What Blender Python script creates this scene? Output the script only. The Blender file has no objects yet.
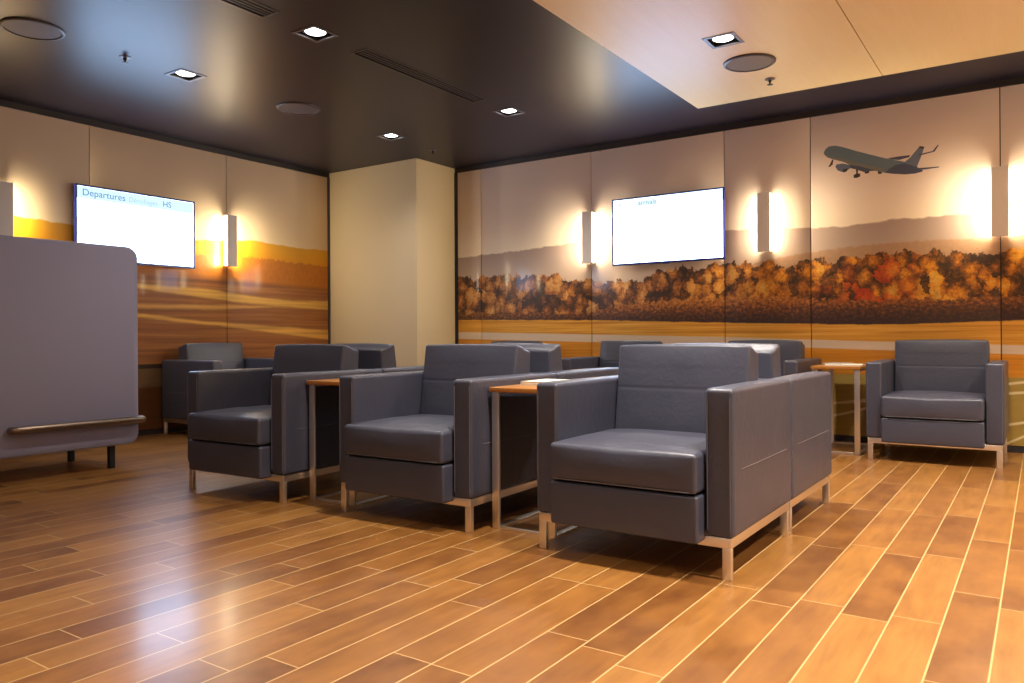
import bpy, bmesh, math, random
from mathutils import Vector, Matrix
R = math.radians
random.seed(4)
sc = bpy.context.scene
col = sc.collection

# ------------------------------------------------------------------ room dimensions (metres)
XL, YB, ZC = -6.515, 6.596, 2.663        # left wall, back wall, ceiling
XR, YF = 2.6, -3.2                       # right wall and wall behind the camera
MTOP = 2.612                             # top of the mural panels

# ------------------------------------------------------------------ node helpers
def srgb(r, g, b):
    def f(c):
        c /= 255.0
        return c / 12.92 if c <= 0.04045 else ((c + 0.055) / 1.055) ** 2.4
    return (f(r), f(g), f(b), 1.0)

class G:
    """small wrapper that writes node maths"""
    def __init__(s, name):
        s.m = bpy.data.materials.new(name); s.m.use_nodes = True
        s.t = s.m.node_tree; s.n = s.t.nodes; s.l = s.t.links
        s.b = s.n['Principled BSDF']
    def put(s, sock, v):
        if hasattr(v, 'is_linked'): s.l.new(v, sock)
        else: sock.default_value = v
    def math(s, op, a, b=None, c=None, clamp=False):
        n = s.n.new('ShaderNodeMath'); n.operation = op; n.use_clamp = clamp
        for i, v in enumerate((a, b, c)):
            if v is not None: s.put(n.inputs[i], v)
        return n.outputs[0]
    def mix(s, f, a, b, blend='MIX'):
        n = s.n.new('ShaderNodeMix'); n.data_type = 'RGBA'; n.blend_type = blend
        s.put(n.inputs[0], f); s.put(n.inputs[6], a); s.put(n.inputs[7], b)
        return n.outputs[2]
    def ramp(s, f, stops, interp='LINEAR'):
        n = s.n.new('ShaderNodeValToRGB'); s.put(n.inputs[0], f)
        e = n.color_ramp.elements; n.color_ramp.interpolation = interp
        while len(e) > 1: e.remove(e[-1])
        e[0].position = stops[0][0]; e[0].color = stops[0][1]
        for p, c in stops[1:]:
            k = e.new(p); k.color = c
        return n.outputs[0]
    def profile(s, u, pts):
        """piecewise linear function of u, pts = [(u, value in 0..3)]"""
        lo, hi = pts[0][0], pts[-1][0]
        f = s.math('MULTIPLY_ADD', u, 1 / (hi - lo), -lo / (hi - lo))
        r = s.ramp(f, [((p - lo) / (hi - lo), (v / 3, v / 3, v / 3, 1)) for p, v in pts])
        return s.math('MULTIPLY', r, 3.0)
    def coords(s, kind='Object'):
        n = s.n.new('ShaderNodeTexCoord'); return n.outputs[kind]
    def sep(s, v):
        n = s.n.new('ShaderNodeSeparateXYZ'); s.l.new(v, n.inputs[0]); return n.outputs
    def comb(s, x=0., y=0., z=0.):
        n = s.n.new('ShaderNodeCombineXYZ')
        for i, v in enumerate((x, y, z)): s.put(n.inputs[i], v)
        return n.outputs[0]
    def noise(s, v, scale, detail=3., rough=.5, dist=0.):
        n = s.n.new('ShaderNodeTexNoise'); s.l.new(v, n.inputs['Vector'])
        n.inputs['Scale'].default_value = scale; n.inputs['Detail'].default_value = detail
        n.inputs['Roughness'].default_value = rough; n.inputs['Distortion'].default_value = dist
        return n.outputs[0]
    def white(s, v):
        n = s.n.new('ShaderNodeTexWhiteNoise'); n.noise_dimensions = '3D'; s.l.new(v, n.inputs['Vector'])
        return n.outputs['Value']
    def voro(s, v, scale):
        n = s.n.new('ShaderNodeTexVoronoi'); s.l.new(v, n.inputs['Vector']); n.inputs['Scale'].default_value = scale
        return n.outputs
    def above(s, z, h, soft):
        """1 where z is below h, soft edge"""
        return s.math('MULTIPLY_ADD', s.math('SUBTRACT', h, z), 1 / soft, .5, clamp=True)
    def bump(s, h, strength, dist=.01):
        n = s.n.new('ShaderNodeBump'); s.l.new(h, n.inputs['Height'])
        n.inputs['Strength'].default_value = strength; n.inputs['Distance'].default_value = dist
        s.l.new(n.outputs[0], s.b.inputs['Normal'])
    def set(s, **k):
        for a, v in k.items(): s.put(s.b.inputs[a.replace('_', ' ')], v)
        return s.m

def plain(name, c, rough=.5, metal=0., **k):
    g = G(name); g.set(Base_Color=c, Roughness=rough, Metallic=metal, **k); return g.m

def emit(name, c, strength):
    g = G(name)
    g.b.inputs['Base Color'].default_value = (.02, .02, .02, 1)
    g.b.inputs['Emission Color'].default_value = c
    g.b.inputs['Emission Strength'].default_value = strength
    return g.m

# ------------------------------------------------------------------ materials
def mat_leather():
    g = G('slate leather'); v = g.coords()
    n1 = g.noise(v, 7, 4); n2 = g.noise(v, 260, 2); n3 = g.noise(v, 18, 5, .6, 1.2)
    c = g.mix(g.math('MULTIPLY', n1, .6), srgb(60, 62, 76), srgb(71, 72, 86))
    rgh = g.math('MULTIPLY_ADD', n1, .16, .30)
    g.set(Base_Color=c, Roughness=rgh)
    g.b.inputs['Specular IOR Level'].default_value = .55
    g.bump(g.math('MULTIPLY_ADD', n2, .2, g.math('MULTIPLY', n3, 1.1)), .30, .006)
    return g.m

def mat_steel():
    g = G('brushed steel'); v = g.coords()
    g.set(Base_Color=srgb(240, 236, 230), Metallic=1.0, Roughness=.34)
    return g.m

def mat_floor():
    g = G('plank floor'); x, y, z = g.sep(g.coords())
    u = g.math('MULTIPLY_ADD', x, 1 / .1325, .112 / .1325)
    k = g.math('FLOOR', u); fu = g.math('SUBTRACT', u, k)
    off = g.white(g.comb(k, 7.3, 0.))
    w = g.math('ADD', g.math('MULTIPLY', y, 1 / .79), off)
    r = g.math('FLOOR', w); fw = g.math('SUBTRACT', w, r)
    rnd = g.white(g.comb(k, r, 3.1)); rnd2 = g.white(g.comb(r, k, 9.7))
    base = g.ramp(rnd, [(0, srgb(98, 58, 24)), (.3, srgb(118, 74, 31)), (.6, srgb(138, 91, 40)), (1, srgb(153, 106, 49))])
    gv = g.comb(g.math('MULTIPLY_ADD', rnd, 11., g.math('MULTIPLY', x, 26.)), g.math('MULTIPLY_ADD', rnd2, 5., g.math('MULTIPLY', y, 3.2)), rnd)
    grain = g.noise(gv, 1.3, 3, .55, .5)
    c = g.mix(g.math('MULTIPLY_ADD', grain, 1.3, -.45, clamp=True), base, srgb(92, 48, 20))
    gv2 = g.comb(g.math('MULTIPLY_ADD', rnd2, 8., g.math('MULTIPLY', x, 5.)), g.math('MULTIPLY', y, 3.), rnd)
    blotch = g.noise(gv2, 1.5, 3, .55)
    c = g.mix(g.math('MULTIPLY_ADD', blotch, 1.0, -.34, clamp=True), c, srgb(176, 120, 56))
    # pale filler in the joints
    du = g.math('MULTIPLY', g.math('MINIMUM', fu, g.math('SUBTRACT', 1., fu)), .1325)
    dw = g.math('MULTIPLY', g.math('MINIMUM', fw, g.math('SUBTRACT', 1., fw)), .79)
    seam = g.math('MAXIMUM', g.math('MULTIPLY_ADD', du, -700., 2.2, clamp=True), g.math('MULTIPLY_ADD', dw, -700., 1.8, clamp=True))
    c = g.mix(g.math('MULTIPLY', seam, .75), c, srgb(206, 172, 116))
    wear = g.noise(g.coords(), 2.2, 5)
    g.set(Base_Color=c, Roughness=g.math('MULTIPLY_ADD', wear, .10, .30))
    g.b.inputs['Specular IOR Level'].default_value = .5
    g.b.inputs['Coat Weight'].default_value = .32; g.b.inputs['Coat Roughness'].default_value = .17
    g.bump(g.math('MULTIPLY', seam, -1.), .08, .002)
    return g.m

def mat_maple(name='maple veneer'):
    g = G(name); x, y, z = g.sep(g.coords())
    v = g.comb(g.math('MULTIPLY', x, 14.), g.math('MULTIPLY', y, .9), z)
    a = g.noise(v, 1.5, 5, .6, .4); b = g.noise(g.comb(g.math('MULTIPLY', x, 60.), g.math('MULTIPLY', y, 3.), z), 1.5, 4)
    c = g.mix(a, srgb(250, 234, 190), srgb(242, 218, 162))
    c = g.mix(g.math('MULTIPLY', b, .5), c, srgb(240, 212, 164))
    g.set(Base_Color=c, Roughness=.42); return g.m

def mat_ceiling():
    g = G('dark stained ceiling'); x, y, z = g.sep(g.coords())
    v = g.comb(g.math('MULTIPLY', x, 1.2), g.math('MULTIPLY', y, 12.), z)
    a = g.noise(v, 1.3, 5, .6, .5)
    c = g.mix(a, srgb(25, 24, 41), srgb(31, 30, 48))
    g.set(Base_Color=c, Roughness=.37)
    g.b.inputs['Specular IOR Level'].default_value = .30
    return g.m

def mat_table_wood():
    g = G('table wood'); x, y, z = g.sep(g.coords())
    v = g.comb(g.math('MULTIPLY', x, 30.), g.math('MULTIPLY', y, 2.), z)
    a = g.noise(v, 1.5, 5, .6, .4)
    g.set(Base_Color=g.mix(a, srgb(178, 120, 54), srgb(150, 94, 40)), Roughness=.35); return g.m

def mat_fabric():
    g = G('woven grey fabric'); v = g.coords()
    n = g.noise(v, 330, 2, .7); m = g.noise(v, 5, 3)
    c = g.mix(n, srgb(124, 122, 144), srgb(150, 147, 168))
    c = g.mix(g.math('MULTIPLY', m, .3), c, srgb(134, 131, 152))
    g.set(Base_Color=c, Roughness=.92)
    g.b.inputs['Sheen Weight'].default_value = .25
    g.bump(n, .25, .002); return g.m

def streaks(g, u, z, su, sz, seed):
    return g.noise(g.comb(g.math('MULTIPLY', u, su), g.math('MULTIPLY', z, sz), seed), 1., 5, .6, .3)

def mural_finish(g, c):
    g.set(Base_Color=c, Roughness=.45)
    g.b.inputs['Specular IOR Level'].default_value = .3
    g.b.inputs['Coat Weight'].default_value = .22
    g.b.inputs['Coat Roughness'].default_value = .10
    return g.m

def mat_mural_back():
    """printed picture: sky, two ridges, autumn forest, shrubs, field, runway"""
    g = G('autumn forest print'); x, y, z = g.sep(g.coords())
    P = g.comb(x, z, 0.)
    c = g.ramp(g.math('MULTIPLY', z, 1 / 3.), [(.54, srgb(244, 226, 198)), (.66, srgb(242, 222, 206)), (.88, srgb(238, 220, 214))])
    clouds = streaks(g, x, z, .8, 9., 2.)
    c = g.mix(g.math('MULTIPLY_ADD', clouds, .9, -.42, clamp=True), c, srgb(244, 230, 220))
    h1 = g.profile(x, [(-5.3, 1.695), (-4.4, 1.722), (-3.75, 1.757), (-2.26, 1.75), (-1.88, 1.737), (-1.55, 1.716), (-1.25, 1.702), (-.9, 1.732), (-.5, 1.72), (.3, 1.76), (2.6, 1.7)])
    rn = g.noise(P, 9, 4)
    h1 = g.math('ADD', h1, g.math('MULTIPLY_ADD', rn, .05, -.025))
    ridge = g.ramp(g.math('MULTIPLY', z, 1 / 3.), [(.46, srgb(204, 182, 164)), (.53, srgb(176, 156, 148)), (.58, srgb(164, 142, 136))])
    ridge = g.mix(g.math('MULTIPLY', g.noise(P, 14, 5, .6), .3), ridge, srgb(184, 154, 122))
    c = g.mix(g.above(z, h1, .012), c, ridge)
    h2 = g.profile(x, [(-5.3, 1.30), (-2.5, 1.34), (-1.95, 1.47), (-1.55, 1.52), (-1.18, 1.545), (-.76, 1.552), (-.4, 1.54), (2.6, 1.56)])
    h2 = g.math('ADD', h2, g.math('MULTIPLY_ADD', g.noise(P, 22, 4), .05, -.025))
    low = g.mix(g.noise(P, 30, 5, .65), srgb(150, 114, 92), srgb(196, 154, 114))
    c = g.mix(g.math('MULTIPLY', g.above(z, h2, .012), .85), c, low)
    # forest
    ht = g.profile(x, [(-5.3, 1.50), (-5.0, 1.475), (-4.9, 1.47), (-4.46, 1.48), (-4.1, 1.45), (-3.8, 1.41), (-3.48, 1.36), (-3.1, 1.36), (-2.85, 1.43), (-2.58, 1.45), (-2.27, 1.46), (-1.97, 1.455), (-1.55, 1.44), (-1.18, 1.455), (-.9, 1.48), (-.56, 1.45), (-.25, 1.43), (.4, 1.47), (2.6, 1.44)])
    crown = g.noise(g.comb(x, g.math('MULTIPLY', z, .6), 1.), 10, 4, .6)
    wx = g.math('MULTIPLY_ADD', g.noise(P, 9, 4, .65), .16, g.math('MULTIPLY_ADD', g.noise(P, 40, 3, .6), .05, x))
    wz = g.math('MULTIPLY_ADD', g.noise(g.comb(z, x, 3.), 9, 4, .65), .16, g.math('MULTIPLY_ADD', g.noise(g.comb(z, x, 7.), 40, 3, .6), .05, z))
    tree = g.voro(g.comb(wx, g.math('MULTIPLY', wz, .8), 0.), 11.0)
    tc = g.sep(tree['Color'])
    tint = g.noise(g.comb(x, g.math('MULTIPLY', z, .4), 6.), 5, 3, .55)
    leafy = g.noise(g.comb(x, z, 3.), 34, 5, .7)
    puff = g.math('MULTIPLY_ADD', tree['Distance'], -1.5, .9)
    fine = g.noise(g.comb(x, g.math('MULTIPLY', z, .7), 4.), 60, 4, .7)
    ht = g.math('ADD', ht, g.math('MULTIPLY_ADD', crown, .26, -.13))
    ht = g.math('ADD', ht, g.math('MULTIPLY_ADD', fine, .05, -.025))
    hue = g.math('ADD', g.math('MULTIPLY', tc[0], .22), g.math('ADD', g.math('MULTIPLY', tint, .30), g.math('ADD', g.math('MULTIPLY', leafy, .32), g.math('MULTIPLY', puff, .20))))
    hue = g.math('MULTIPLY_ADD', g.math('SUBTRACT', hue, .5), 1.9, .56)
    warm = g.ramp(hue, [(.22, srgb(62, 48, 40)), (.36, srgb(112, 74, 42)), (.48, srgb(168, 102, 44)), (.58, srgb(214, 136, 44)), (.68, srgb(238, 164, 54)), (.82, srgb(242, 186, 78))])
    dull = g.ramp(hue, [(.22, srgb(64, 50, 46)), (.38, srgb(116, 76, 50)), (.50, srgb(162, 100, 56)), (.62, srgb(204, 138, 72)), (.8, srgb(226, 172, 104))])
    f = g.mix(g.math('MULTIPLY_ADD', x, .7, 2.1, clamp=True), dull, warm)
    rx = g.math('ABSOLUTE', g.math('MULTIPLY_ADD', x, 2.4, 2.7)); 
    red = g.math('MULTIPLY', g.math('SUBTRACT', 1., rx, clamp=True), g.math('MULTIPLY', g.math('MULTIPLY_ADD', tc[1], 6., -3.3, clamp=True), g.math('MULTIPLY_ADD', leafy, 2.4, -.5, clamp=True)))
    f = g.mix(red, f, srgb(222, 70, 40))
    dark = g.math('MULTIPLY_ADD', g.noise(g.comb(x, g.math('MULTIPLY', z, .55), 8.), 8, 4, .6), 4.6, -2.2, clamp=True)
    lower = g.above(z, 1.33, .3)
    f = g.mix(g.math('MULTIPLY', dark, g.math('MULTIPLY_ADD', lower, .4, .12)), f, srgb(96, 72, 60))
    f = g.mix(g.math('MULTIPLY_ADD', fine, 2.2, -.95, clamp=True), f, g.mix(.55, f, srgb(60, 38, 24)))
    c = g.mix(g.above(z, ht, .01), c, f)
    # shrubs
    hs = g.profile(x, [(-5.3, 1.10), (-4.2, 1.09), (-3.6, 1.06), (-3.3, 1.12), (-3.05, 1.155), (-2.27, 1.18), (-1.55, 1.14), (-1.25, 1.115), (-.9, 1.12), (-.5, 1.10), (2.6, 1.10)])
    hs = g.math('ADD', hs, g.math('MULTIPLY_ADD', g.noise(g.comb(x, z, 5.), 16, 4, .65), .16, -.08))
    hs = g.math('ADD', hs, g.math('MULTIPLY_ADD', fine, .06, -.03))
    bush = g.noise(g.comb(x, g.math('MULTIPLY', z, 1.2), 9.), 34, 4, .66)
    sh = g.ramp(g.math('ADD', bush, g.math('MULTIPLY_ADD', z, 2.2, -2.42)), [(.22, srgb(66, 50, 50)), (.42, srgb(104, 68, 48)), (.58, srgb(170, 106, 56)), (.78, srgb(218, 150, 76))])
    c = g.mix(g.above(z, hs, .012), c, sh)
    # field, runway
    hg = g.profile(x, [(-5.3, 1.035), (-3.5, 1.0), (-2.27, .957), (-1.2, .925), (-.75, .925), (-.19, .94), (.6, .97), (2.6, 1.0)])
    hg = g.math('ADD', hg, g.math('MULTIPLY_ADD', streaks(g, x, z, 9., 9., 5.), .02, -.01))
    st = streaks(g, x, z, .7, 34., 1.)
    fld = g.ramp(st, [(.3, srgb(186, 120, 46)), (.5, srgb(226, 160, 60)), (.7, srgb(242, 188, 92))])
    c = g.mix(g.above(z, hg, .008), c, fld)
    rt = g.profile(x, [(-5.3, .905), (-2.27, .834), (-1.19, .797), (-.19, .766), (2.6, .70)])
    rb = g.profile(x, [(-5.3, .83), (-2.27, .764), (-.19, .701), (2.6, .62)])
    run = g.mix(st, srgb(232, 208, 182), srgb(216, 190, 158))
    c = g.mix(g.above(z, rt, .006), c, run)
    c = g.mix(g.above(z, rb, .006), c, g.ramp(st, [(.3, srgb(200, 124, 36)), (.6, srgb(228, 152, 52))]))
    # apron with pale painted lines at the bottom
    apron = g.mix(streaks(g, x, z, 2., 16., 6.), srgb(196, 168, 90), srgb(166, 136, 68))
    l1 = g.math('ABSOLUTE', g.math('SUBTRACT', g.math('MULTIPLY_ADD', g.math('SINE', g.math('MULTIPLY', x, 5.2)), .06, .25), z))
    l2 = g.math('ABSOLUTE', g.math('SUBTRACT', g.math('MULTIPLY_ADD', x, .55, .18), z))
    l3 = g.math('ABSOLUTE', g.math('SUBTRACT', g.math('MULTIPLY_ADD', x, .16, .52), z))
    l4 = g.math('ABSOLUTE', g.math('SUBTRACT', g.math('MULTIPLY_ADD', x, .1, .44), z))
    ln = g.math('MINIMUM', g.math('MINIMUM', l1, l2), g.math('MINIMUM', l3, l4))
    apron = g.mix(g.math('MULTIPLY_ADD', ln, -120., 1.6, clamp=True), apron, srgb(240, 222, 170))
    c = g.mix(g.above(z, .535, .01), c, apron)
    return mural_finish(g, c)

def mat_mural_left():
    """printed picture: low sun over a brown airfield (object x is unused, y runs along the wall)"""
    g = G('sunset airfield print'); x, y, z = g.sep(g.coords())
    P = g.comb(y, z, 0.)
    c = g.ramp(g.math('MULTIPLY', z, 1 / 3.), [(.58, srgb(246, 222, 182)), (.72, srgb(240, 218, 186)), (.88, srgb(232, 210, 186))])
    h1 = g.profile(y, [(-3., 1.8), (2.3, 1.80), (2.55, 1.84), (2.82, 1.79), (3.23, 1.775), (4.2, 1.75), (4.92, 1.82), (5.3, 1.805), (5.56, 1.80), (6.0, 1.81)])
    h1 = g.math('ADD', h1, g.math('MULTIPLY_ADD', g.noise(P, 9, 4), .04, -.02))
    hill = g.ramp(g.math('MULTIPLY', z, 1 / 3.), [(.5, srgb(214, 132, 20)), (.545, srgb(226, 156, 24)), (.6, srgb(228, 168, 44))])
    c = g.mix(g.above(z, h1, .012), c, hill)
    ht = g.profile(y, [(-3., 1.62), (2.5, 1.62), (3.1, 1.6), (4.2, 1.63), (4.92, 1.655), (5.56, 1.64), (6.0, 1.635)])
    fine = g.noise(g.comb(y, g.math('MULTIPLY', z, .6), 2.), 26, 4, .65)
    ht = g.math('ADD', ht, g.math('MULTIPLY_ADD', fine, .11, -.055))
    wood = g.mix(fine, srgb(168, 96, 24), srgb(212, 132, 32))
    c = g.mix(g.above(z, ht, .015), c, wood)
    st = streaks(g, y, z, .55, 22., 3.)
    ground = g.ramp(st, [(.3, srgb(122, 76, 44)), (.5, srgb(156, 98, 52)), (.7, srgb(190, 128, 66))])
    hg = g.profile(y, [(-3., 1.5), (3.5, 1.45), (4.6, 1.42), (6., 1.38)])
    c = g.mix(g.above(z, hg, .06), c, ground)
    def band(top, bot, colr, k):
        nonlocal c
        wob = g.math('MULTIPLY_ADD', streaks(g, y, z, 3., 6., k), .03, -.015)
        a = g.above(z, g.math('ADD', g.profile(y, top), wob), .02)
        b = g.above(z, g.math('ADD', g.profile(y, bot), wob), .02)
        m = g.math('MULTIPLY', a, g.math('SUBTRACT', 1., b))
        c = g.mix(g.math('MULTIPLY', m, g.math('MULTIPLY_ADD', st, 1.2, .1, clamp=True)), c, colr)
    band([(2., 1.40), (3.78, 1.327), (4.4, 1.315), (4.92, 1.262), (5.42, 1.24), (6., 1.25)], [(2., 1.36), (3.78, 1.285), (4.8, 1.195), (6., 1.15)], srgb(250, 200, 96), 1.)
    band([(2., 1.15), (3.78, 1.15), (4.58, 1.168), (5.0, 1.17), (6., 1.16)], [(2., 1.1), (3.78, 1.11), (4.58, 1.125), (5.2, 1.165), (6., 1.16)], srgb(240, 184, 96), 4.)
    band([(2., 1.15), (3.78, 1.064), (4.36, 1.01), (6., .93)], [(2., 1.11), (3.78, 1.03), (4.69, .955), (6., .82)], srgb(246, 190, 90), 7.)
    c = g.mix(g.above(z, .625, .01), c, srgb(62, 48, 38))
    c = g.mix(g.above(z, .585, .01), c, g.mix(st, srgb(104, 80, 56), srgb(140, 108, 74)))
    c = g.mix(g.above(z, .42, .02), c, g.mix(st, srgb(84, 52, 28), srgb(120, 74, 36)))
    return mural_finish(g, c)

M = dict(
    leather=mat_leather(), steel=mat_steel(), floor=mat_floor(), maple=mat_maple(), ceiling=mat_ceiling(),
    wood=mat_table_wood(), fabric=mat_fabric(), mural_back=mat_mural_back(), mural_left=mat_mural_left(),
    plaster=plain('cream plaster', srgb(204, 186, 152), .85), wallpaint=plain('warm white paint', srgb(236, 226, 212), .9),
    dark=plain('black recess', srgb(18, 17, 18), .7), trim=plain('dark trim', srgb(44, 40, 44), .45),
    black=plain('black plastic', srgb(22, 22, 26), .4), fringebezel=plain('fringe tinted bezel', srgb(40, 44, 128), .3),  # bezel blue is lens fringe and glow painted into its colour
    bronze=plain('bronze tube', srgb(128, 112, 98), .36, 1.0), blackleg=plain('black painted leg', srgb(26, 25, 28), .45),
    alu=plain('satin aluminium', srgb(244, 240, 236), .5), grille=plain('grey speaker grille', srgb(128, 116, 104), .7),
    darkgrille=plain('dark speaker grille', srgb(84, 76, 80), .55), rim=plain('dark rim', srgb(60, 54, 58), .4),
    paper=plain('paper', srgb(224, 214, 196), .7), cover=plain('grey magazine cover', srgb(150, 150, 150), .35),
    clip=plain('brass clip', srgb(226, 190, 130), .3, .6), housing=plain('grey lamp frame', srgb(104, 100, 106), .4, .3),
    seam=plain('seam thread', srgb(92, 88, 94), .5),
    screen=emit('lit screen', (.46, .66, 1., 1), 9.5), band=emit('pale blue screen band', (.66, .92, 1., 1), .8), bandpale=emit('white screen band', (.84, .95, 1., 1), .86),
    inkblue=emit('blue screen text', (.06, .30, .80, 1), .5), inkcyan=emit('cyan screen text', (.05, .55, .75, 1), .5), inkpale=emit('pale screen text', (.40, .62, .80, 1), .75),
    glow=emit('warm diffuser', (1., .82, .54, 1), 75.0), lamp=emit('lamp lens', (1., .95, .88, 1), 6.0),
    skin=plain('printed grey blue', srgb(96, 114, 128), .4), skin2=plain('printed belly tone', srgb(118, 116, 112), .4),
    ink=plain('printed dark slate', srgb(70, 78, 102), .4), ink2=plain('printed dark', srgb(54, 46, 48), .4), ink3=plain('printed fin blue', srgb(98, 108, 132), .4),
)

for k in ('band', 'bandpale', 'inkblue', 'inkcyan', 'inkpale', 'lamp'): M[k].cycles.emission_sampling = 'NONE'
for k in ('screen', 'glow'): M[k].cycles.emission_sampling = 'FRONT'

# ------------------------------------------------------------------ mesh helpers
def grid_axis(h, r, seg, inner):
    a = h - r
    out = []
    for i in range(seg): out.append(-a - r * math.tan(R(45) * (1 - i / seg)))
    n = max(1, inner)
    for i in range(n + 1): out.append(-a + 2 * a * i / n)
    for i in range(1, seg + 1): out.append(a + r * math.tan(R(45) * i / seg))
    return out

def softbox(bm, c, size, r, seg=3, inner=(1, 1, 1), fn=None, mat=None):
    """box with rounded edges; fn(p) may displace each point given in -1..1 box coordinates"""
    hx, hy, hz = (s / 2 for s in size); r = min(r, hx * .98, hy * .98, hz * .98)
    ax = [grid_axis(h, r, seg, n) for h, n in zip((hx, hy, hz), inner)]
    H = (hx, hy, hz); vs = {}
    def vert(i, j, k):
        key = (i, j, k)
        if key not in vs:
            p = Vector((ax[0][i], ax[1][j], ax[2][k]))
            q = Vector([max(-(h - r), min(h - r, t)) for h, t in zip(H, p)])
            d = p - q
            if d.length > 1e-9: p = q + d.normalized() * r
            if fn: p = p + Vector(fn(p.x / hx, p.y / hy, p.z / hz))
            p = p + Vector(c)
            if mat is not None: p = mat @ p
            vs[key] = bm.verts.new(p)
        return vs[key]
    n = [len(a) - 1 for a in ax]
    def quad(a, b, c_, d, flip):
        f = [vert(*a), vert(*b), vert(*c_), vert(*d)]
        bm.faces.new(f[::-1] if flip else f)
    for i in range(n[0]):
        for j in range(n[1]):
            for k, fl in ((0, True), (n[2], False)): quad((i, j, k), (i + 1, j, k), (i + 1, j + 1, k), (i, j + 1, k), fl)
        for k in range(n[2]):
            for j, fl in ((0, False), (n[1], True)): quad((i, j, k), (i + 1, j, k), (i + 1, j, k + 1), (i, j, k + 1), fl)
    for j in range(n[1]):
        for k in range(n[2]):
            for i, fl in ((0, True), (n[0], False)): quad((i, j, k), (i, j + 1, k), (i, j + 1, k + 1), (i, j, k + 1), fl)

def box(bm, x0, x1, y0, y1, z0, z1):
    v = [bm.verts.new(p) for p in ((x0, y0, z0), (x1, y0, z0), (x1, y1, z0), (x0, y1, z0), (x0, y0, z1), (x1, y0, z1), (x1, y1, z1), (x0, y1, z1))]
    for f in ((3, 2, 1, 0), (4, 5, 6, 7), (0, 1, 5, 4), (1, 2, 6, 5), (2, 3, 7, 6), (3, 0, 4, 7)): bm.faces.new([v[i] for i in f])

def bbox(bm, x0, x1, y0, y1, z0, z1, r=.003, seg=2):
    softbox(bm, ((x0 + x1) / 2, (y0 + y1) / 2, (z0 + z1) / 2), (x1 - x0, y1 - y0, z1 - z0), r, seg)

def lathe(bm, prof, n=32, c=(0, 0, 0), mat=None):
    """prof = [(radius, z)], closed at both ends"""
    rings = []
    for rad, z in prof:
        ring = []
        for i in range(n):
            a = 2 * math.pi * i / n
            p = Vector((c[0] + rad * math.cos(a), c[1] + rad * math.sin(a), c[2] + z))
            ring.append(bm.verts.new(mat @ p if mat else p))
        rings.append(ring)
    for a, b in zip(rings, rings[1:]):
        for i in range(n): bm.faces.new((a[i], a[(i + 1) % n], b[(i + 1) % n], b[i]))
    bm.faces.new(rings[0][::-1]); bm.faces.new(rings[-1])

def tube(bm, pts, rad, n=8):
    pts = [Vector(p) for p in pts]; rings = []
    for i, p in enumerate(pts):
        d = (pts[min(i + 1, len(pts) - 1)] - pts[max(i - 1, 0)]).normalized()
        up = Vector((0, 0, 1)) if abs(d.z) < .9 else Vector((1, 0, 0))
        a = d.cross(up).normalized(); b = a.cross(d)
        rings.append([bm.verts.new(p + rad * (a * math.cos(2 * math.pi * k / n) + b * math.sin(2 * math.pi * k / n))) for k in range(n)])
    for a, b in zip(rings, rings[1:]):
        for k in range(n): bm.faces.new((a[k], a[(k + 1) % n], b[(k + 1) % n], b[k]))
    bm.faces.new(rings[0][::-1]); bm.faces.new(rings[-1])

def link(name, bm, mat, parent=None, smooth=True, loc=None):
    me = bpy.data.meshes.new(name)
    bmesh.ops.recalc_face_normals(bm, faces=bm.faces[:])
    bm.to_mesh(me); bm.free()
    me.materials.append(mat)
    if smooth:
        me.shade_smooth()
        me.set_sharp_from_angle(angle=R(38))
    o = bpy.data.objects.new(name, me); col.objects.link(o)
    if parent: o.parent = parent
    if loc: o.location = loc
    return o

def tag(o, label, cat, group=None):
    o['label'] = label; o['category'] = cat
    if group: o['group'] = group
    return o

def thing(name, label, cat, loc=(0, 0, 0), rz=0., group=None):
    o = bpy.data.objects.new(name, None); col.objects.link(o)
    o.location = loc; o.rotation_euler.z = rz; o.empty_display_size = .1
    return tag(o, label, cat, group)

def copy_tree(root, loc, rz, label):
    def cp(o, parent):
        c = o.copy(); col.objects.link(c)
        if parent: c.parent = parent
        for ch in kids.get(o.name, []): cp(ch, c)
        return c
    kids = {}
    for o in list(bpy.data.objects):
        if o.parent: kids.setdefault(o.parent.name, []).append(o)
    r = cp(root, None)
    r.location = loc; r.rotation_euler.z = rz; r['label'] = label
    return r

def struct(o):
    o['kind'] = 'structure'; return o

# ------------------------------------------------------------------ room shell
bm = bmesh.new(); box(bm, XL, XR, YF, YB, -.06, 0); struct(link('floor', bm, M['floor'], smooth=False))
bm = bmesh.new(); box(bm, XL - .12, XL, YF, YB + .12, 0, ZC + .3); struct(link('wall_left', bm, M['trim'], smooth=False))
bm = bmesh.new(); box(bm, XL, XR, YB, YB + .12, 0, ZC + .3); struct(link('wall_back', bm, M['trim'], smooth=False))
bm = bmesh.new(); box(bm, XR, XR + .12, YF, YB + .12, 0, ZC + .3); struct(link('wall_right', bm, M['wallpaint'], smooth=False))
bm = bmesh.new(); box(bm, XL - .12, XR + .12, YF - .12, YF, 0, ZC + .3); struct(link('wall_front', bm, M['wallpaint'], smooth=False))
CX, CY = -5.224, 5.953                     # boxed-out corner
bm = bmesh.new(); bbox(bm, XL + .001, CX, CY, YB - .001, 0, ZC, .004); struct(link('wall_corner', bm, M['plaster']))

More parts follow.
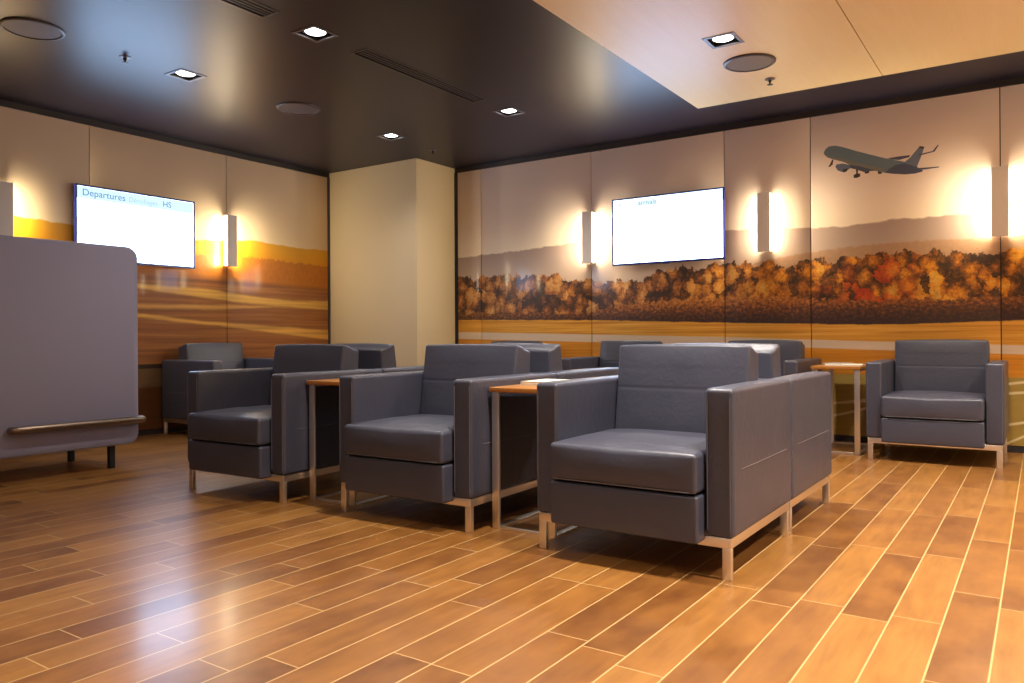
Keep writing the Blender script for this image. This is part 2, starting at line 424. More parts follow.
# ceiling: a sheet with openings for lamps and air slots
LAMPS = [(-4.874, 3.165), (-3.583, 3.182), (-4.853, 5.19), (-3.552, 5.18), (-4.874, 1.17), (-3.57, 1.17), (-4.87, -.85), (-3.57, -.85)]
PLAMPS = [(-1.603, 4.655), (-1.60, 2.55), (-1.60, .45), (-1.60, -1.65), (-.27, 4.655), (-.27, 2.55), (-.27, .45), (-.27, -1.65), (1.06, 4.655), (1.06, 2.55), (1.06, .45), (1.06, -1.65)]
VENTS = [(-3.567, 3.525, 4.798), (-3.575, 1.58, 2.848)]
PX = [-2.25, -.911, .42, 1.75]; PY0, PY1 = -2.6, 5.935
HS = .096                                   # half size of a lamp opening
def sheet(bm, x0, x1, y0, y1, z, holes, th):
    xs = sorted({x0, x1, *[t for h in holes for t in h[:2]]}); ys = sorted({y0, y1, *[t for h in holes for t in h[2:]]})
    cache = {}
    def V(x, y):
        if (x, y) not in cache: cache[(x, y)] = bm.verts.new((x, y, z))
        return cache[(x, y)]
    for a, b in zip(xs, xs[1:]):
        for c, d in zip(ys, ys[1:]):
            mx, my = (a + b) / 2, (c + d) / 2
            if any(h[0] < mx < h[1] and h[2] < my < h[3] for h in holes): continue
            bm.faces.new((V(a, c), V(a, d), V(b, d), V(b, c)))
    e = bmesh.ops.extrude_face_region(bm, geom=bm.faces[:])
    bmesh.ops.translate(bm, vec=(0, 0, th), verts=[v for v in e['geom'] if isinstance(v, bmesh.types.BMVert)])
lh = [(x - HS, x + HS, y - HS, y + HS) for x, y in LAMPS] + [(x - .067, x + .067, a, b) for x, a, b in VENTS]
ph = [(x - HS, x + HS, y - HS, y + HS) for x, y in PLAMPS]
bm = bmesh.new(); sheet(bm, XL, XR, YF, YB, ZC, lh + ph, .15); struct(link('ceiling', bm, M['ceiling'], smooth=False))

# dark shadow-gap trims over the murals and beside the corner
bm = bmesh.new(); box(bm, XL, XL + .022, YF + .01, CY, MTOP + .003, ZC); struct(link('trim_1', bm, M['trim'], smooth=False))
bm = bmesh.new(); box(bm, CX, XR, YB - .022, YB, MTOP + .003, ZC); struct(link('trim_2', bm, M['trim'], smooth=False))
bm = bmesh.new(); box(bm, XL, XL + .03, CY - .022, CY, 0, MTOP + .003); struct(link('trim_3', bm, M['rim'], smooth=False))
bm = bmesh.new(); box(bm, CX, CX + .032, YB - .03, YB, 0, MTOP + .003); struct(link('trim_4', bm, M['dark'], smooth=False))
bm = bmesh.new(); box(bm, XL, XL + .014, YF + .01, CY - .022, 0, .045); struct(link('baseboard_left', bm, M['trim'], smooth=False))
bm = bmesh.new(); box(bm, CX + .03, XR, YB - .014, YB, 0, .045); struct(link('baseboard_back', bm, M['trim'], smooth=False))

# ------------------------------------------------------------------ murals
mb = thing('mural', 'long autumn forest and airliner mural of printed panels covering the back wall', 'mural')
edges = [CX + .034, -4.875, -3.563, -2.262, -1.549, -.244, 1.061, XR - .004]
panels = []
for a, b in zip(edges, edges[1:]):
    bm = bmesh.new(); bbox(bm, a + .0035, b - .0035, YB - .019, YB - .001, .05, MTOP, .001, 1)
    panels.append(link('panel', bm, M['mural_back'], mb))
bm = bmesh.new(); bbox(bm, -3.9695 - .012, -3.9695 + .012, YB - .024, YB - .0195, MTOP - .012, MTOP, .001, 1); link('clip', bm, M['clip'], mb)
for x in (-3.46, -2.15):
    bm = bmesh.new(); bbox(bm, x - .012, x + .012, YB - .024, YB - .0195, MTOP - .012, MTOP, .001, 1); link('clip', bm, M['clip'], mb)
# the printed airliner, flat on its panel
AIR = [('fuselage', 'skin', [(-1.445,2.31),(-1.431,2.337),(-1.403,2.356),(-1.356,2.354),(-1.311,2.34),(-1.203,2.291),(-1.097,2.247),(-.993,2.205),(-.924,2.182),(-.857,2.159),(-.782,2.112),(-.737,2.083),(-.741,2.07),(-.791,2.062),(-.857,2.065),(-.942,2.079),(-1.002,2.095),(-1.088,2.127),(-1.159,2.146),(-1.239,2.17),(-1.257,2.192),(-1.293,2.216),(-1.366,2.245),(-1.412,2.266),(-1.436,2.289)], 2),
 ('belly', 'skin2', [(-1.43,2.285),(-1.36,2.262),(-1.28,2.235),(-1.2,2.2),(-1.1,2.16),(-1.0,2.125),(-1.002,2.097),(-1.088,2.129),(-1.159,2.148),(-1.239,2.172),(-1.257,2.194),(-1.293,2.218),(-1.366,2.247),(-1.412,2.268)], 3),
 ('tail_cone', 'ink', [(-.924,2.144),(-.857,2.149),(-.778,2.111),(-.737,2.081),(-.741,2.07),(-.791,2.062),(-.857,2.064),(-.942,2.079),(-.993,2.094),(-.967,2.121)], 3),
 ('tail_fin', 'ink3', [(-.865,2.155),(-.823,2.187),(-.757,2.265),(-.726,2.254),(-.745,2.194),(-.778,2.108)], 1),
 ('fin_tip', 'ink2', [(-.757,2.265),(-.726,2.256),(-.732,2.243),(-.761,2.25)], 4),
 ('far_wing', 'ink', [(-.98,2.203),(-.907,2.207),(-.823,2.207),(-.827,2.192),(-.899,2.18),(-.941,2.188)], 1),
 ('winglet', 'ink', [(-.765,2.204),(-.671,2.216),(-.655,2.237),(-.635,2.26),(-.632,2.252),(-.658,2.21),(-.765,2.193)], 2),
 ('stabilizer', 'ink', [(-.774,2.101),(-.692,2.097),(-.628,2.095),(-.632,2.088),(-.733,2.084)], 5),
 ('engine', 'ink3', [(-1.357,2.185),(-1.348,2.204),(-1.302,2.205),(-1.253,2.188),(-1.239,2.165),(-1.271,2.145),(-1.298,2.134),(-1.339,2.154)], 4),
 ('exhaust', 'ink2', [(-1.303,2.159),(-1.262,2.161),(-1.271,2.14),(-1.294,2.132)], 5),
 ('near_wing', 'ink', [(-1.248,2.186),(-1.185,2.17),(-1.097,2.133),(-1.054,2.118),(-1.115,2.121),(-1.141,2.115),(-1.203,2.146),(-1.248,2.162)], 4),
 ('nose_gear', 'ink2', [(-1.38,2.247),(-1.371,2.246),(-1.378,2.205),(-1.389,2.198),(-1.4,2.19),(-1.411,2.195),(-1.398,2.212)], 1),
 ('main_gear', 'ink2', [(-1.205,2.156),(-1.189,2.154),(-1.191,2.113),(-1.172,2.108),(-1.176,2.086),(-1.2,2.078),(-1.222,2.082),(-1.222,2.104),(-1.203,2.113)], 1),
 ('main_gear', 'ink2', [(-1.137,2.133),(-1.106,2.129),(-1.11,2.106),(-1.141,2.103)], 1),
 ('main_gear', 'ink2', [(-1.049,2.113),(-1.019,2.109),(-1.019,2.09),(-1.045,2.089)], 1)]
airm = bpy.data.meshes.new('airliner_print'); bm = bmesh.new(); mats = []
for nm, mk, pts, lay in AIR:
    if mk not in mats: mats.append(mk)
    y = YB - .0195 - .0004 * lay
    f = bm.faces.new([bm.verts.new((p[0], y, p[1])) for p in pts]); f.material_index = mats.index(mk)
    if f.normal.y > 0: f.normal_flip()
    f.normal_update()
bmesh.ops.triangulate(bm, faces=bm.faces[:])
bm.to_mesh(airm); bm.free()
for mk in mats: airm.materials.append(M[mk])
ao = bpy.data.objects.new('airliner_print', airm); col.objects.link(ao); ao.parent = panels[4]
ao['label'] = 'printed grey airliner climbing with landing gear down'

ml = thing('mural', 'golden sunset airfield mural of printed panels covering the left wall', 'mural')
edges = [YF + .012, -1.882, -.577, .728, 2.033, 3.338, 4.643, CY - .024]
for a, b in zip(edges, edges[1:]):
    bm = bmesh.new(); bbox(bm, XL + .001, XL + .019, a + .0035, b - .0035, .05, MTOP, .001, 1); link('panel', bm, M['mural_left'], ml)
for y in (3.339, 3.88, 4.512):
    bm = bmesh.new(); bbox(bm, XL + .0195, XL + .024, y - .012, y + .012, MTOP - .012, MTOP, .001, 1); link('clip', bm, M['clip'], ml)

# ------------------------------------------------------------------ maple ceiling panels
names = ['pale maple ceiling panel bordering the dark ceiling, holding a square downlight and a speaker', 'pale maple ceiling panel right of the seam, towards the upper right of the photo', 'pale maple ceiling panel beyond the right edge of the photo']
for i, (a, b) in enumerate(zip(PX, PX[1:])):
    bm = bmesh.new(); sheet(bm, a + (.0 if i == 0 else .003), b - .003, PY0, PY1, ZC - .014, [h for h in ph if a < h[0] < b], .0135)
    if i < 2 or True: tag(link('ceiling_panel', bm, M['maple'], smooth=False), names[i], 'ceiling panel', 'maple ceiling panels')

# ------------------------------------------------------------------ lamps in the ceiling
def make_downlight(z, lbl):
    t = thing('downlight', lbl, 'ceiling light', (0, 0, z), 0, 'square recessed downlights')
    bm = bmesh.new(); h = HS - .001; f = HS + .003
    for s in ((-f, f, -f, -h + .016), (-f, f, h - .016, f), (-f, -h + .016, -h + .016, h - .016), (h - .016, f, -h + .016, h - .016)):
        box(bm, s[0], s[1], s[2], s[3], -.004, -.0005)
    link('frame', bm, M['housing'], t, smooth=False)
    bm = bmesh.new(); e = h - .003
    for s in ((-e, e, -e, -e + .003), (-e, e, e - .003, e), (-e, -e + .003, -e, e), (e - .003, e, -e, e)): box(bm, *s, 0, .09)
    box(bm, -e, e, -e, e, .09, .093)
    link('housing', bm, M['dark'], t, smooth=False)
    bm = bmesh.new()
    lathe(bm, [(.062, .03), (.066, .012), (.074, .012), (.078, .03), (.07, .088)], 32)
    ring = link('lamp_ring', bm, M['rim'], t)
    bm = bmesh.new(); lathe(bm, [(.02, .004), (.05, .006), (.0615, .0112)], 32)
    link('lens', bm, M['lamp'], t)
    return t
dl_lab = {0: 'square recessed downlight in the dark ceiling above the left wall screen', 1: 'square recessed downlight between the two dark air slots', 2: 'square recessed downlight in the dark ceiling nearest the boxed-out corner', 3: 'square recessed downlight at the far end of the long air slot',
          4: 'added square downlight out of view left of the camera', 5: 'added square downlight out of view beside the nearer air slot'}
first = make_downlight(ZC, dl_lab[0]); first.location = (*LAMPS[0], ZC)
for i, (x, y) in enumerate(LAMPS[1:4], 1): copy_tree(first, (x, y, ZC), 0, dl_lab[i])
copy_tree(first, (*PLAMPS[0], ZC - .014), 0, 'square recessed downlight in the pale maple panel beside the round speaker')
k = 0
for x, y in LAMPS[4:]:  # unseen dark-ceiling lamps, added to raise the room brightness
    k += 1; copy_tree(first, (x, y, ZC), 0, 'unseen square downlight added to the dark ceiling for brightness')
for x, y in PLAMPS[1:]:  # unseen maple-panel lamps, put in to brighten floor and room
    copy_tree(first, (x, y, ZC - .014), 0, 'unseen square downlight added to the maple panels for brightness')

def spot(x, y, z, watt, c=(1., .92, .82), size=112, blend=.85, rad=.05):
    d = bpy.data.lights.new('downlight_beam', 'SPOT'); d.energy = watt; d.color = c
    d.spot_size = R(size); d.spot_blend = blend; d.shadow_soft_size = rad
    o = bpy.data.objects.new('downlight_beam', d); col.objects.link(o); o.location = (x, y, z)
for i, (x, y) in enumerate(LAMPS): spot(x, y, ZC - .03, (18, 46, 30, 50, 3, 20, 3, 8)[i], size=140)
for x, y in PLAMPS: spot(x, y, ZC - .04, (300 if x > 1 else 190) if 1 < y < 4 else (260 if x > 1 else 130) if y > 4 else 75)  # also feeds the unseen lamps added to brighten the room

# ------------------------------------------------------------------ ceiling speakers, sprinklers, air slots
def make_speaker(mg, mr, label):
    t = thing('ceiling_speaker', label, 'ceiling speaker', (0, 0, 0), 0, 'round ceiling speakers')
    bm = bmesh.new(); n = 48
    lathe(bm, [(.146, 0), (.146, -.006), (.150, -.012), (.158, -.012), (.166, -.007), (.168, 0)], n); link('rim', bm, mr, t)
    bm = bmesh.new(); lathe(bm, [(.1455, -.001), (.1455, -.007), (.10, -.0085), (.02, -.009)], n); link('grille', bm, mg, t)
    return t
s1 = make_speaker(M['darkgrille'], M['rim'], 'round dark ceiling speaker at the upper left corner of the photo'); s1.location = (-4.868, 2.18, ZC)
copy_tree(s1, (-4.848, 4.128, ZC), 0, 'round dark ceiling speaker midway along the dark ceiling, above the left wall sconce')
s2 = make_speaker(M['grille'], M['rim'], 'round grey speaker in the pale maple ceiling panel'); s2.location = (-1.59, 5.13, ZC - .0145)

def make_sprinkler(label):
    t = thing('sprinkler', label, 'sprinkler', (0, 0, 0), 0, 'ceiling sprinklers')
    bm = bmesh.new(); lathe(bm, [(.036, 0), (.034, -.004), (.018, -.008)], 20); link('escutcheon', bm, M['housing'], t)
    bm = bmesh.new(); lathe(bm, [(.011, -.0085), (.011, -.022), (.006, -.024), (.006, -.036)], 12); link('stem', bm, M['black'], t)
    bm = bmesh.new(); lathe(bm, [(.006, -.0365), (.02, -.038), (.02, -.041), (.005, -.043)], 16); link('deflector', bm, M['black'], t)
    return t
p1 = make_sprinkler('small sprinkler head in the dark ceiling beside the left downlight'); p1.location = (-4.876, 2.737, ZC)
copy_tree(p1, (-4.877, 5.80, ZC), 0, 'small sprinkler head in the dark ceiling above the cream corner')
copy_tree(p1, (-1.575, 5.546, ZC - .0145), 0, 'small sprinkler head in the pale maple ceiling panel')

def make_vent(x, a, b, label):
    t = thing('air_vent', label, 'air vent', (x, (a + b) / 2, ZC), 0, 'linear ceiling air vents')
    L = (b - a) / 2; bm = bmesh.new(); w = .072
    for s in ((-w, -w + .014, -L - .006, L + .006), (w - .014, w, -L - .006, L + .006), (-w + .014, w - .014, -L - .006, -L + .008), (-w + .014, w - .014, L - .008, L + .006)): box(bm, *s, -.004, -.0005)
    link('frame', bm, M['rim'], t, smooth=False)
    bm = bmesh.new(); box(bm, -.062, .062, -L + .004, L - .004, .07, .08); link('plenum', bm, M['dark'], t, smooth=False)
    for k in range(3):
        bm = bmesh.new(); xx = -.029 + .029 * k; box(bm, xx - .005, xx + .005, -L + .0085, L - .0085, -.003, .03); link('slat', bm, M['rim'], t, smooth=False)
make_vent(*VENTS[0], 'long dark linear air vent near the middle of the dark ceiling')
make_vent(*VENTS[1], 'dark linear air vent at the top edge of the photo')

# ------------------------------------------------------------------ wall screens
def text_mesh(name, body, size, mat, parent, loc):
    cu = bpy.data.curves.new(name, 'FONT'); cu.body = body; cu.size = size; cu.extrude = .0003
    tmp = bpy.data.objects.new(name, cu); col.objects.link(tmp)
    dg = bpy.context.evaluated_depsgraph_get(); dg.update()
    me = bpy.data.meshes.new_from_object(tmp.evaluated_get(dg)); bpy.data.objects.remove(tmp)
    me.materials.clear(); me.materials.append(mat); me.name = name
    me.transform(Matrix.Rotation(R(90), 4, 'X'))
    o = bpy.data.objects.new(name, me); col.objects.link(o); o.parent = parent; o.location = loc
    return o
def make_tv(label, loc, rz):
    """origin at the wall, screen faces local -y"""
    t = thing('wall_screen', label, 'screen', loc, rz, 'wall mounted screens')
    W, H = 1.068, .618
    bm = bmesh.new(); bbox(bm, -W / 2 + .004, W / 2 - .004, -.058, -.030, -H / 2 + .004, H / 2 - .004, .004); bbox(bm, -.3, .3, -.034, -.024, -.2, .2, .004); link('body', bm, M['black'], t)
    bm = bmesh.new(); b = .0135
    for s in ((-W / 2, W / 2, H / 2 - b, H / 2), (-W / 2, W / 2, -H / 2, -H / 2 + b * 1.3), (-W / 2, -W / 2 + b, -H / 2 + b * 1.3, H / 2 - b), (W / 2 - b, W / 2, -H / 2 + b * 1.3, H / 2 - b)):
        box(bm, s[0], s[1], -.064, -.040, s[2], s[3])
    box(bm, -.03, .03, -.064, -.046, -H / 2 - .007, -H / 2)
    link('bezel', bm, M['fringebezel'], t, smooth=False)
    bm = bmesh.new(); box(bm, -.15, .15, -.030, 0, -.1, .1); link('wall_bracket', bm, M['black'], t, smooth=False)
    bm = bmesh.new(); box(bm, -W / 2 + b, W / 2 - b, -.060, -.0575, -H / 2 + b * 1.3, H / 2 - b); s = link('screen', bm, M['screen'], t, smooth=False)
    return t, s
t, s = make_tv('lit white arrivals screen on the back wall between two sconces', (-2.775, YB - .020, 1.809), 0)
bm = bmesh.new(); box(bm, -.519, .519, -.0606, -.0603, .196, .2945); link('title_band', bm, M['bandpale'], s, smooth=False)
text_mesh('title_text', 'arrivals', .062, M['inkcyan'], s, (-.27, -.0610, .232))
text_mesh('title_icon', '<', .05, M['inkpale'], s, (-.47, -.0610, .232))
text_mesh('clock_text', ':', .045, M['inkpale'], s, (.44, -.0610, .232))
t, s = make_tv('lit white departures screen on the left wall behind the tall booth', (XL + .020, 3.727, 1.796), R(90))
bm = bmesh.new(); box(bm, -.519, .519, -.0606, -.0603, .196, .2945); link('title_band', bm, M['band'], s, smooth=False)
text_mesh('title_text', 'Departures', .078, M['inkblue'], s, (-.48, -.0610, .222))
text_mesh('subtitle_text', 'Décollages', .06, M['inkpale'], s, (-.09, -.0610, .222))
text_mesh('logo_text', 'HS', .07, M['inkblue'], s, (.22, -.0610, .222))

# ------------------------------------------------------------------ wall sconces
def make_sconce(label, loc, rz):
    """origin on the panel face, front faces local -y"""
    t = thing('wall_sconce', label, 'wall light', loc, rz, 'slim vertical wall sconces')
    bm = bmesh.new(); bbox(bm, -.052, .052, -.092, -.080, -.246, .246, .002); link('front_plate', bm, M['alu'], t)
    bm = bmesh.new(); box(bm, -.04, .04, -.0795, -.0005, -.228, .228); box(bm, -.047, .047, -.0795, -.0245, -.242, -.236); box(bm, -.047, .047, -.0795, -.0245, .236, .242); link('body', bm, M['alu'], t, smooth=False)
    for sx in (-1, 1):
        bm = bmesh.new(); box(bm, *sorted((sx * .0402, sx * .047)), -.0790, -.0250, -.2355, .2355); link('diffuser', bm, M['glow'], t)
    return t
first = make_sconce('slim lit sconce on the back wall left of the arrivals screen', (-3.563, YB - .0195, 1.785), 0)
copy_tree(first, (-1.903, YB - .0195, 1.785), 0, 'slim lit sconce on the back wall between the arrivals screen and the printed airliner')
copy_tree(first, (-.244, YB - .0195, 1.785), 0, 'slim lit sconce at the right end of the back wall, over the lone armchair')
copy_tree(first, (1.425, YB - .0195, 1.785), 0, 'unseen slim sconce added on the back wall for extra light')  # added out of view as extra wall light
for y in (1.2, 3.0, 4.8): copy_tree(first, (XR, y, 1.785), R(-90), 'unseen slim sconce added on the right hand wall for warm light')  # added out of view to bring warm light from the right
copy_tree(first, (XL + .0195, 4.643, 1.783), R(90), 'slim lit sconce on the left wall right of the departures screen')
copy_tree(first, (XL + .0195, 2.672, 1.783), R(90), 'slim lit sconce at the left edge of the photo above the tall booth')

# ------------------------------------------------------------------ armchairs
def make_armchair(label, loc, rz):
    """front faces local -y at y = 0, depth .742, width .785"""
    t = thing('lounge_armchair', label, 'armchair', loc, rz, 'grey leather lounge armchairs')
    W, D = .40, .745
    def puff(sx, a=.004):
        def f(x, y, z):
            return (sx * a * (1 - y * y) * (1 - z * z), 0, 0)
        return f
    for sx in (-1, 1):
        bm = bmesh.new(); c = sx * (W - .051)
        def warp(x, y, z, sx=sx):
            b = .0035 * (1 - y * y) * (1 - z * z)
            return (b * x, 0, .003 * max(0, z) ** 3 * (1 - x * x) * (1 - y * y))
        softbox(bm, (c, D / 2, .4025), (.102, D, .515), .017, 4, (3, 8, 6), warp)
        o = sx * (W + .0012)
        arm = link('armrest', bm, M['leather'], t)
        bm = bmesh.new()
        tube(bm, [(o + sx * (.0030 * (1 - (i / 4 - 1) ** 2) - (.0 if 0 < i < 8 else .006) - .0012), .018 + (D - .036) * i / 8, .375) for i in range(9)], .0022, 6)
        tube(bm, [(sx * (W - .012), -.0004, .17 + .46 * i / 6) for i in range(7)], .0018, 6)
        tube(bm, [(sx * (W - .092), -.0004, .17 + .46 * i / 6) for i in range(7)], .0018, 6)
        link('seam', bm, M['seam'], arm)
    I = W - .1035
    bm = bmesh.new(); softbox(bm, (0, D - .032, .40), (2 * I, .064, .51), .016, 3, (6, 1, 4)); link('rear_panel', bm, M['leather'], t)
    # lower front panel, a little proud of the arms
    def bow(x, y, z): return (0, -.005 * (1 - x * x) * (1 - z * z) if y < 0 else 0, 0)
    bm = bmesh.new(); softbox(bm, (0, .010, .208), (2 * I - .002, .146, .164), .011, 3, (8, 1, 4), bow); link('front_panel', bm, M['leather'], t)
    rnd = random.Random(7); W1 = [(rnd.uniform(-8, 8), rnd.uniform(-11, 11), rnd.uniform(0, 6)) for _ in range(7)]
    def crown(x, y, z):
        dz = 0; q = (1 - x ** 4) * (1 - y ** 4)
        if z > .2:
            dz = .020 * q + .0022 * q * sum(math.sin(a * x + b * y + p) for a, b, p in W1) * .35
            dz -= .006 * max(0, -y) ** 4 * (1 - x * x) * (1 - abs(x))
        dy = -.010 * (1 - x * x) * (1 - z * z) if y < -.9 else 0
        if y < -.9: dy += -.0015 * (1 - z * z) * math.sin(9 * x + 2) 
        dx = .002 * x * (1 - z * z)
        return (dx * .2, dy, dz)
    bm = bmesh.new(); softbox(bm, (0, .209, .3665), (2 * I - .004, .560, .139), .017, 4, (18, 18, 4), crown)
    cu = link('seat_cushion', bm, M['leather'], t)
    bm = bmesh.new()
    for zz in (.303,):
        tube(bm, [(-I + .03 + (2 * I - .06) * i / 10, -.0715 - .0035 * (1 - ((i - 5) / 5) ** 2), zz) for i in range(11)], .0022, 6)
    link('piping', bm, M['seam'], cu)
    # wedge backrest: leaning front, top falling to the rear
    def wedge(x, y, z):
        k = (z + 1) / 2
        front = .058 * k; dy = front if y < 0 else front * .35
        dz = -.034 * max(0, y + 1) / 2 if z > 0 else 0
        dz += .006 * (1 - x * x) * (1 if z > .5 else 0)
        bul = -.013 * (1 - x ** 4) * (1 - z ** 4) if y < -.5 else 0
        groove = .0035 * math.exp(-((z - .05) / .016) ** 2) if y < -.5 else 0
        grv2 = 0
        return (0, dy + bul + groove + grv2, dz)
    bm = bmesh.new(); softbox(bm, (0, .557, .608), (2 * I - .006, .165, .394), .013, 4, (14, 3, 60), wedge)
    b = link('backrest', bm, M['leather'], t)
    # steel base
    bm = bmesh.new(); z0, z1 = .110, .1445; y0, y1 = .006, D - .008; lx = W - .011
    bbox(bm, -lx, lx, y0, y0 + .014, z0, z1, .002); bbox(bm, -lx, lx, y1 - .014, y1, z0, z1, .002)
    for sx in (-1, 1): bbox(bm, *sorted((sx * lx, sx * (lx - .014))), y0 + .010, y1 - .010, z0, z1, .002)
    link('base_frame', bm, M['steel'], t)
    for sx in (-1, 1):
        for yy in (y0, y1 - .021):
            bm = bmesh.new(); bbox(bm, *sorted((sx * lx, sx * (lx - .032))), yy, yy + .021, 0, z0, .002); link('leg', bm, M['steel'], t)
    return t

chair = make_armchair('grey leather armchair nearest the camera, seen whole with its steel legs', (-1.272, 2.611, 0), 0)
def pair(cx, cy, a, l1, l2, first=None):
    D = .752
    ca, sa = math.cos(a), math.sin(a)
    if first is None: copy_tree(chair, (cx, cy, 0), a, l1)
    copy_tree(chair, (cx - sa * 2 * D, cy + ca * 2 * D, 0), a + math.pi, l2)
pair(-1.272, 2.611, 0, '', 'grey leather armchair back to back behind the nearest one, turned to the back wall', chair)
pair(-2.422, 2.643, R(1.2), 'grey leather armchair in the middle of the front row, a side table on either side', 'grey leather armchair back to back behind the middle front chair')
pair(-3.578, 2.588, R(1.7), 'grey leather armchair at the left end of the front row, beside the tall booth', 'grey leather armchair back to back behind the left front chair, before the cream corner')
for x, y, rz, l in ((-.598, 5.735, 0, 'grey leather armchair alone at the right against the back wall, facing the camera'),
                    (-1.862, 5.80, 0, 'grey leather armchair against the back wall left of the small table with magazines'),
                    (-3.05, 5.80, 0, 'grey leather armchair against the back wall below the arrivals screen'),
                    (-4.29, 5.80, 0, 'grey leather armchair against the back wall nearest the cream corner, only its top showing'),
                    (-5.715, 4.34, R(90), 'grey leather armchair against the left wall below the sconce, facing right')):
    copy_tree(chair, (x, y, 0), rz, l)

# ------------------------------------------------------------------ side tables
def make_table(label, loc, rz):
    """origin at the middle of the front edge on the floor, depth runs along +y"""
    t = thing('side_table', label, 'side table', loc, rz, 'wooden topped side tables')
    W, D, Hh = .168, .56, .622
    bm = bmesh.new(); bbox(bm, -W, W, 0, D, Hh - .021, Hh, .003); link('table_top', bm, M['wood'], t)
    for sx in (-1, 1):
        for yy in (.012, D - .024):
            bm = bmesh.new(); bbox(bm, *sorted((sx * (W - .006), sx * (W - .044))), yy, yy + .012, 0.0, Hh - .0215, .002); link('leg', bm, M['steel'], t)
    for yy in (.012, D - .024):
        bm = bmesh.new(); bbox(bm, -W + .0485, W - .0485, yy, yy + .012, 0.0, .014, .002); link('floor_bar', bm, M['steel'], t)
    for sx in (-1, 1):
        bm = bmesh.new(); bbox(bm, *sorted((sx * (W - .006), sx * (W - .036))), .0245, D - .0245, 0.0, .010, .002); link('floor_bar', bm, M['steel'], t)
        bm = bmesh.new(); bbox(bm, *sorted((sx * (W - .006), sx * (W - .018))), .0245, D - .0245, Hh - .034, Hh - .022, .002); link('top_bar', bm, M['steel'], t)
    return t
tb = make_table('side table with papers between the nearest armchair and the middle one', (-1.847, 2.77, 0), R(.5))
copy_tree(tb, (-3.003, 2.745, 0), R(1.4), 'bare side table between the middle and the left front armchairs')
copy_tree(tb, (-1.222, 5.872, 0), 0, 'side table with magazines against the back wall left of the lone armchair')

def magazine(name, label, w, d, h, loc, rz, cov, group='reading matter on the side tables'):
    t = thing(name, label, 'magazine', loc, rz, group)
    bm = bmesh.new(); softbox(bm, (0, 0, h / 2), (w, d, h - .0016), .0008, 1, (4, 4, 1)); link('pages', bm, M['paper'], t)
    bm = bmesh.new(); box(bm, -w / 2 - .001, w / 2 + .001, -d / 2 - .001, d / 2 + .001, h - .0007, h); box(bm, -w / 2 - .001, w / 2 + .001, -d / 2 - .001, d / 2 + .001, 0, .0007)
    box(bm, -w / 2 - .0018, -w / 2 - .001, -d / 2 - .001, d / 2 + .001, 0, h); link('cover', bm, cov, t, smooth=False)
magazine('magazine', 'pale stack of papers on the side table beside the nearest armchair', .17, .24, .018, (-1.885, 3.07, .6222), R(4), M['paper'])
magazine('magazine', 'cream open magazine lying on the table by the lone armchair', .24, .29, .008, (-1.20, 6.09, .6222), R(6), M['paper'])
magazine('magazine', 'grey magazine lying on top of the cream one by the back wall', .14, .20, .007, (-1.262, 6.16, .6304), R(-12), M['cover'])

# ------------------------------------------------------------------ tall booth
bt = thing('booth_sofa', 'tall high-backed booth in mauve grey fabric at the left, seen from behind', 'sofa', (-4.98, 2.12, 0), 0)
def round_slab(bm, x0, x1, y0, y1, z0, z1, rc, re):
    """slab whose outline in the y-z plane has corner radius rc, edges softened by re"""
    n = 10; rows = []
    steps = [(0., re), (re * .3, re * .3), (re, 0.)]
    prof = [(x0 + a, b) for a, b in steps] + [(x1 - a, b) for a, b in reversed(steps)]
    for x, ins in prof:
        ring = []
        for cy, cz, a0 in ((y1 - rc, z1 - rc, 0), (y0 + rc, z1 - rc, 90), (y0 + rc, z0 + rc, 180), (y1 - rc, z0 + rc, 270)):
            for k in range(n + 1):
                a = R(a0 + 90 * k / n); ring.append(bm.verts.new((x, cy + (rc - ins) * math.cos(a), cz + (rc - ins) * math.sin(a))))
        rows.append(ring)
    for a, b in zip(rows, rows[1:]):
        for i in range(len(a)): bm.faces.new((a[i], a[(i + 1) % len(a)], b[(i + 1) % len(a)], b[i]))
    bm.faces.new(rows[0][::-1]); bm.faces.new(rows[-1])
bm = bmesh.new(); round_slab(bm, -.14, 0, -.75, .762, .150, 1.455, .075, .022); link('back', bm, M['fabric'], bt)
bm = bmesh.new(); softbox(bm, (-.40, -.0, .24), (.51, 1.46, .16), .02, 3, (2, 4, 1)); link('seat_base', bm, M['fabric'], bt)
bm = bmesh.new(); softbox(bm, (-.40, -.0, .39), (.51, 1.46, .13), .035, 4, (6, 8, 2)); link('seat_cushion', bm, M['fabric'], bt)
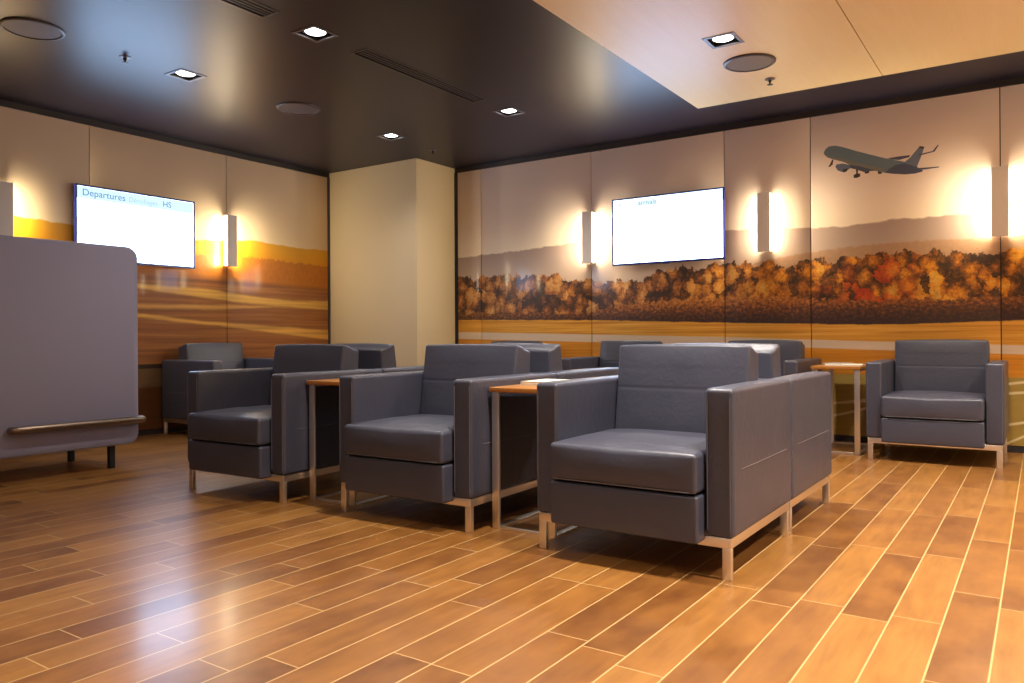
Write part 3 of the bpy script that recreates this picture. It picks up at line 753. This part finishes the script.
for x, y in ((-.06, .60), (-.06, -.60), (-.58, .60), (-.58, -.60)):
    bm = bmesh.new(); bbox(bm, x - .018, x + .018, y - .018, y + .018, 0, .158, .003); link('leg', bm, M['blackleg'], bt)
bm = bmesh.new(); zr = .312; pts = []
for k in range(7): a = R(180 - 90 * k / 6); pts.append((.012 + .028 * math.sin(R(90 * k / 6)), -.030 + .028 - .028 * math.cos(R(90 * k / 6)), zr))
for k in range(1, 8): pts.append((.040, -.002 + .744 * k / 8, zr))
for k in range(9): a = R(90 * k / 8); pts.append((.010 + .030 * math.cos(a), .742 + .030 * math.sin(a), zr))
pts.append((-.08, .772, zr))
tube(bm, pts, .022, 14); rail = link('rail', bm, M['bronze'], bt)
for y in (.12, .62):
    bm = bmesh.new(); bbox(bm, -.004, .026, y - .012, y + .012, zr - .008, zr + .008, .002); link('bracket', bm, M['bronze'], rail)

# ------------------------------------------------------------------ world, camera, view
w = bpy.data.worlds.new('World'); sc.world = w; w.use_nodes = True
bg = w.node_tree.nodes['Background']; bg.inputs[0].default_value = (.9, .85, 1., 1); bg.inputs[1].default_value = .05

cam = bpy.data.cameras.new('Camera'); co = bpy.data.objects.new('Camera', cam); col.objects.link(co); sc.camera = co
f_px, yaw, roll = 777.05, R(34.317), R(.3315)
cam.sensor_width = 36; cam.lens = f_px / 1024 * 36; cam.shift_y = -4 / 1024; cam.clip_start = .05
fwd = Vector((-math.sin(yaw), math.cos(yaw), 0)); rt = Vector((math.cos(yaw), math.sin(yaw), 0)); up = Vector((0, 0, 1))
xa = math.cos(roll) * rt - math.sin(roll) * up; ya = math.sin(roll) * rt + math.cos(roll) * up
mw = Matrix((xa, ya, -fwd)).transposed().to_4x4(); mw.translation = (0, 0, .84); co.matrix_world = mw

sc.view_settings.view_transform = 'Standard'; sc.view_settings.look = 'None'
sc.view_settings.exposure = 0.5; sc.view_settings.gamma = 1.0; sc.view_settings.use_curve_mapping = False
sc.cycles.use_denoising = True
sc.cycles.max_bounces = 8; sc.cycles.diffuse_bounces = 4; sc.cycles.glossy_bounces = 4
sc.cycles.sample_clamp_indirect = 2.5
sc.cycles.sample_clamp_direct = 12.0
sc.cycles.blur_glossy = 1.0
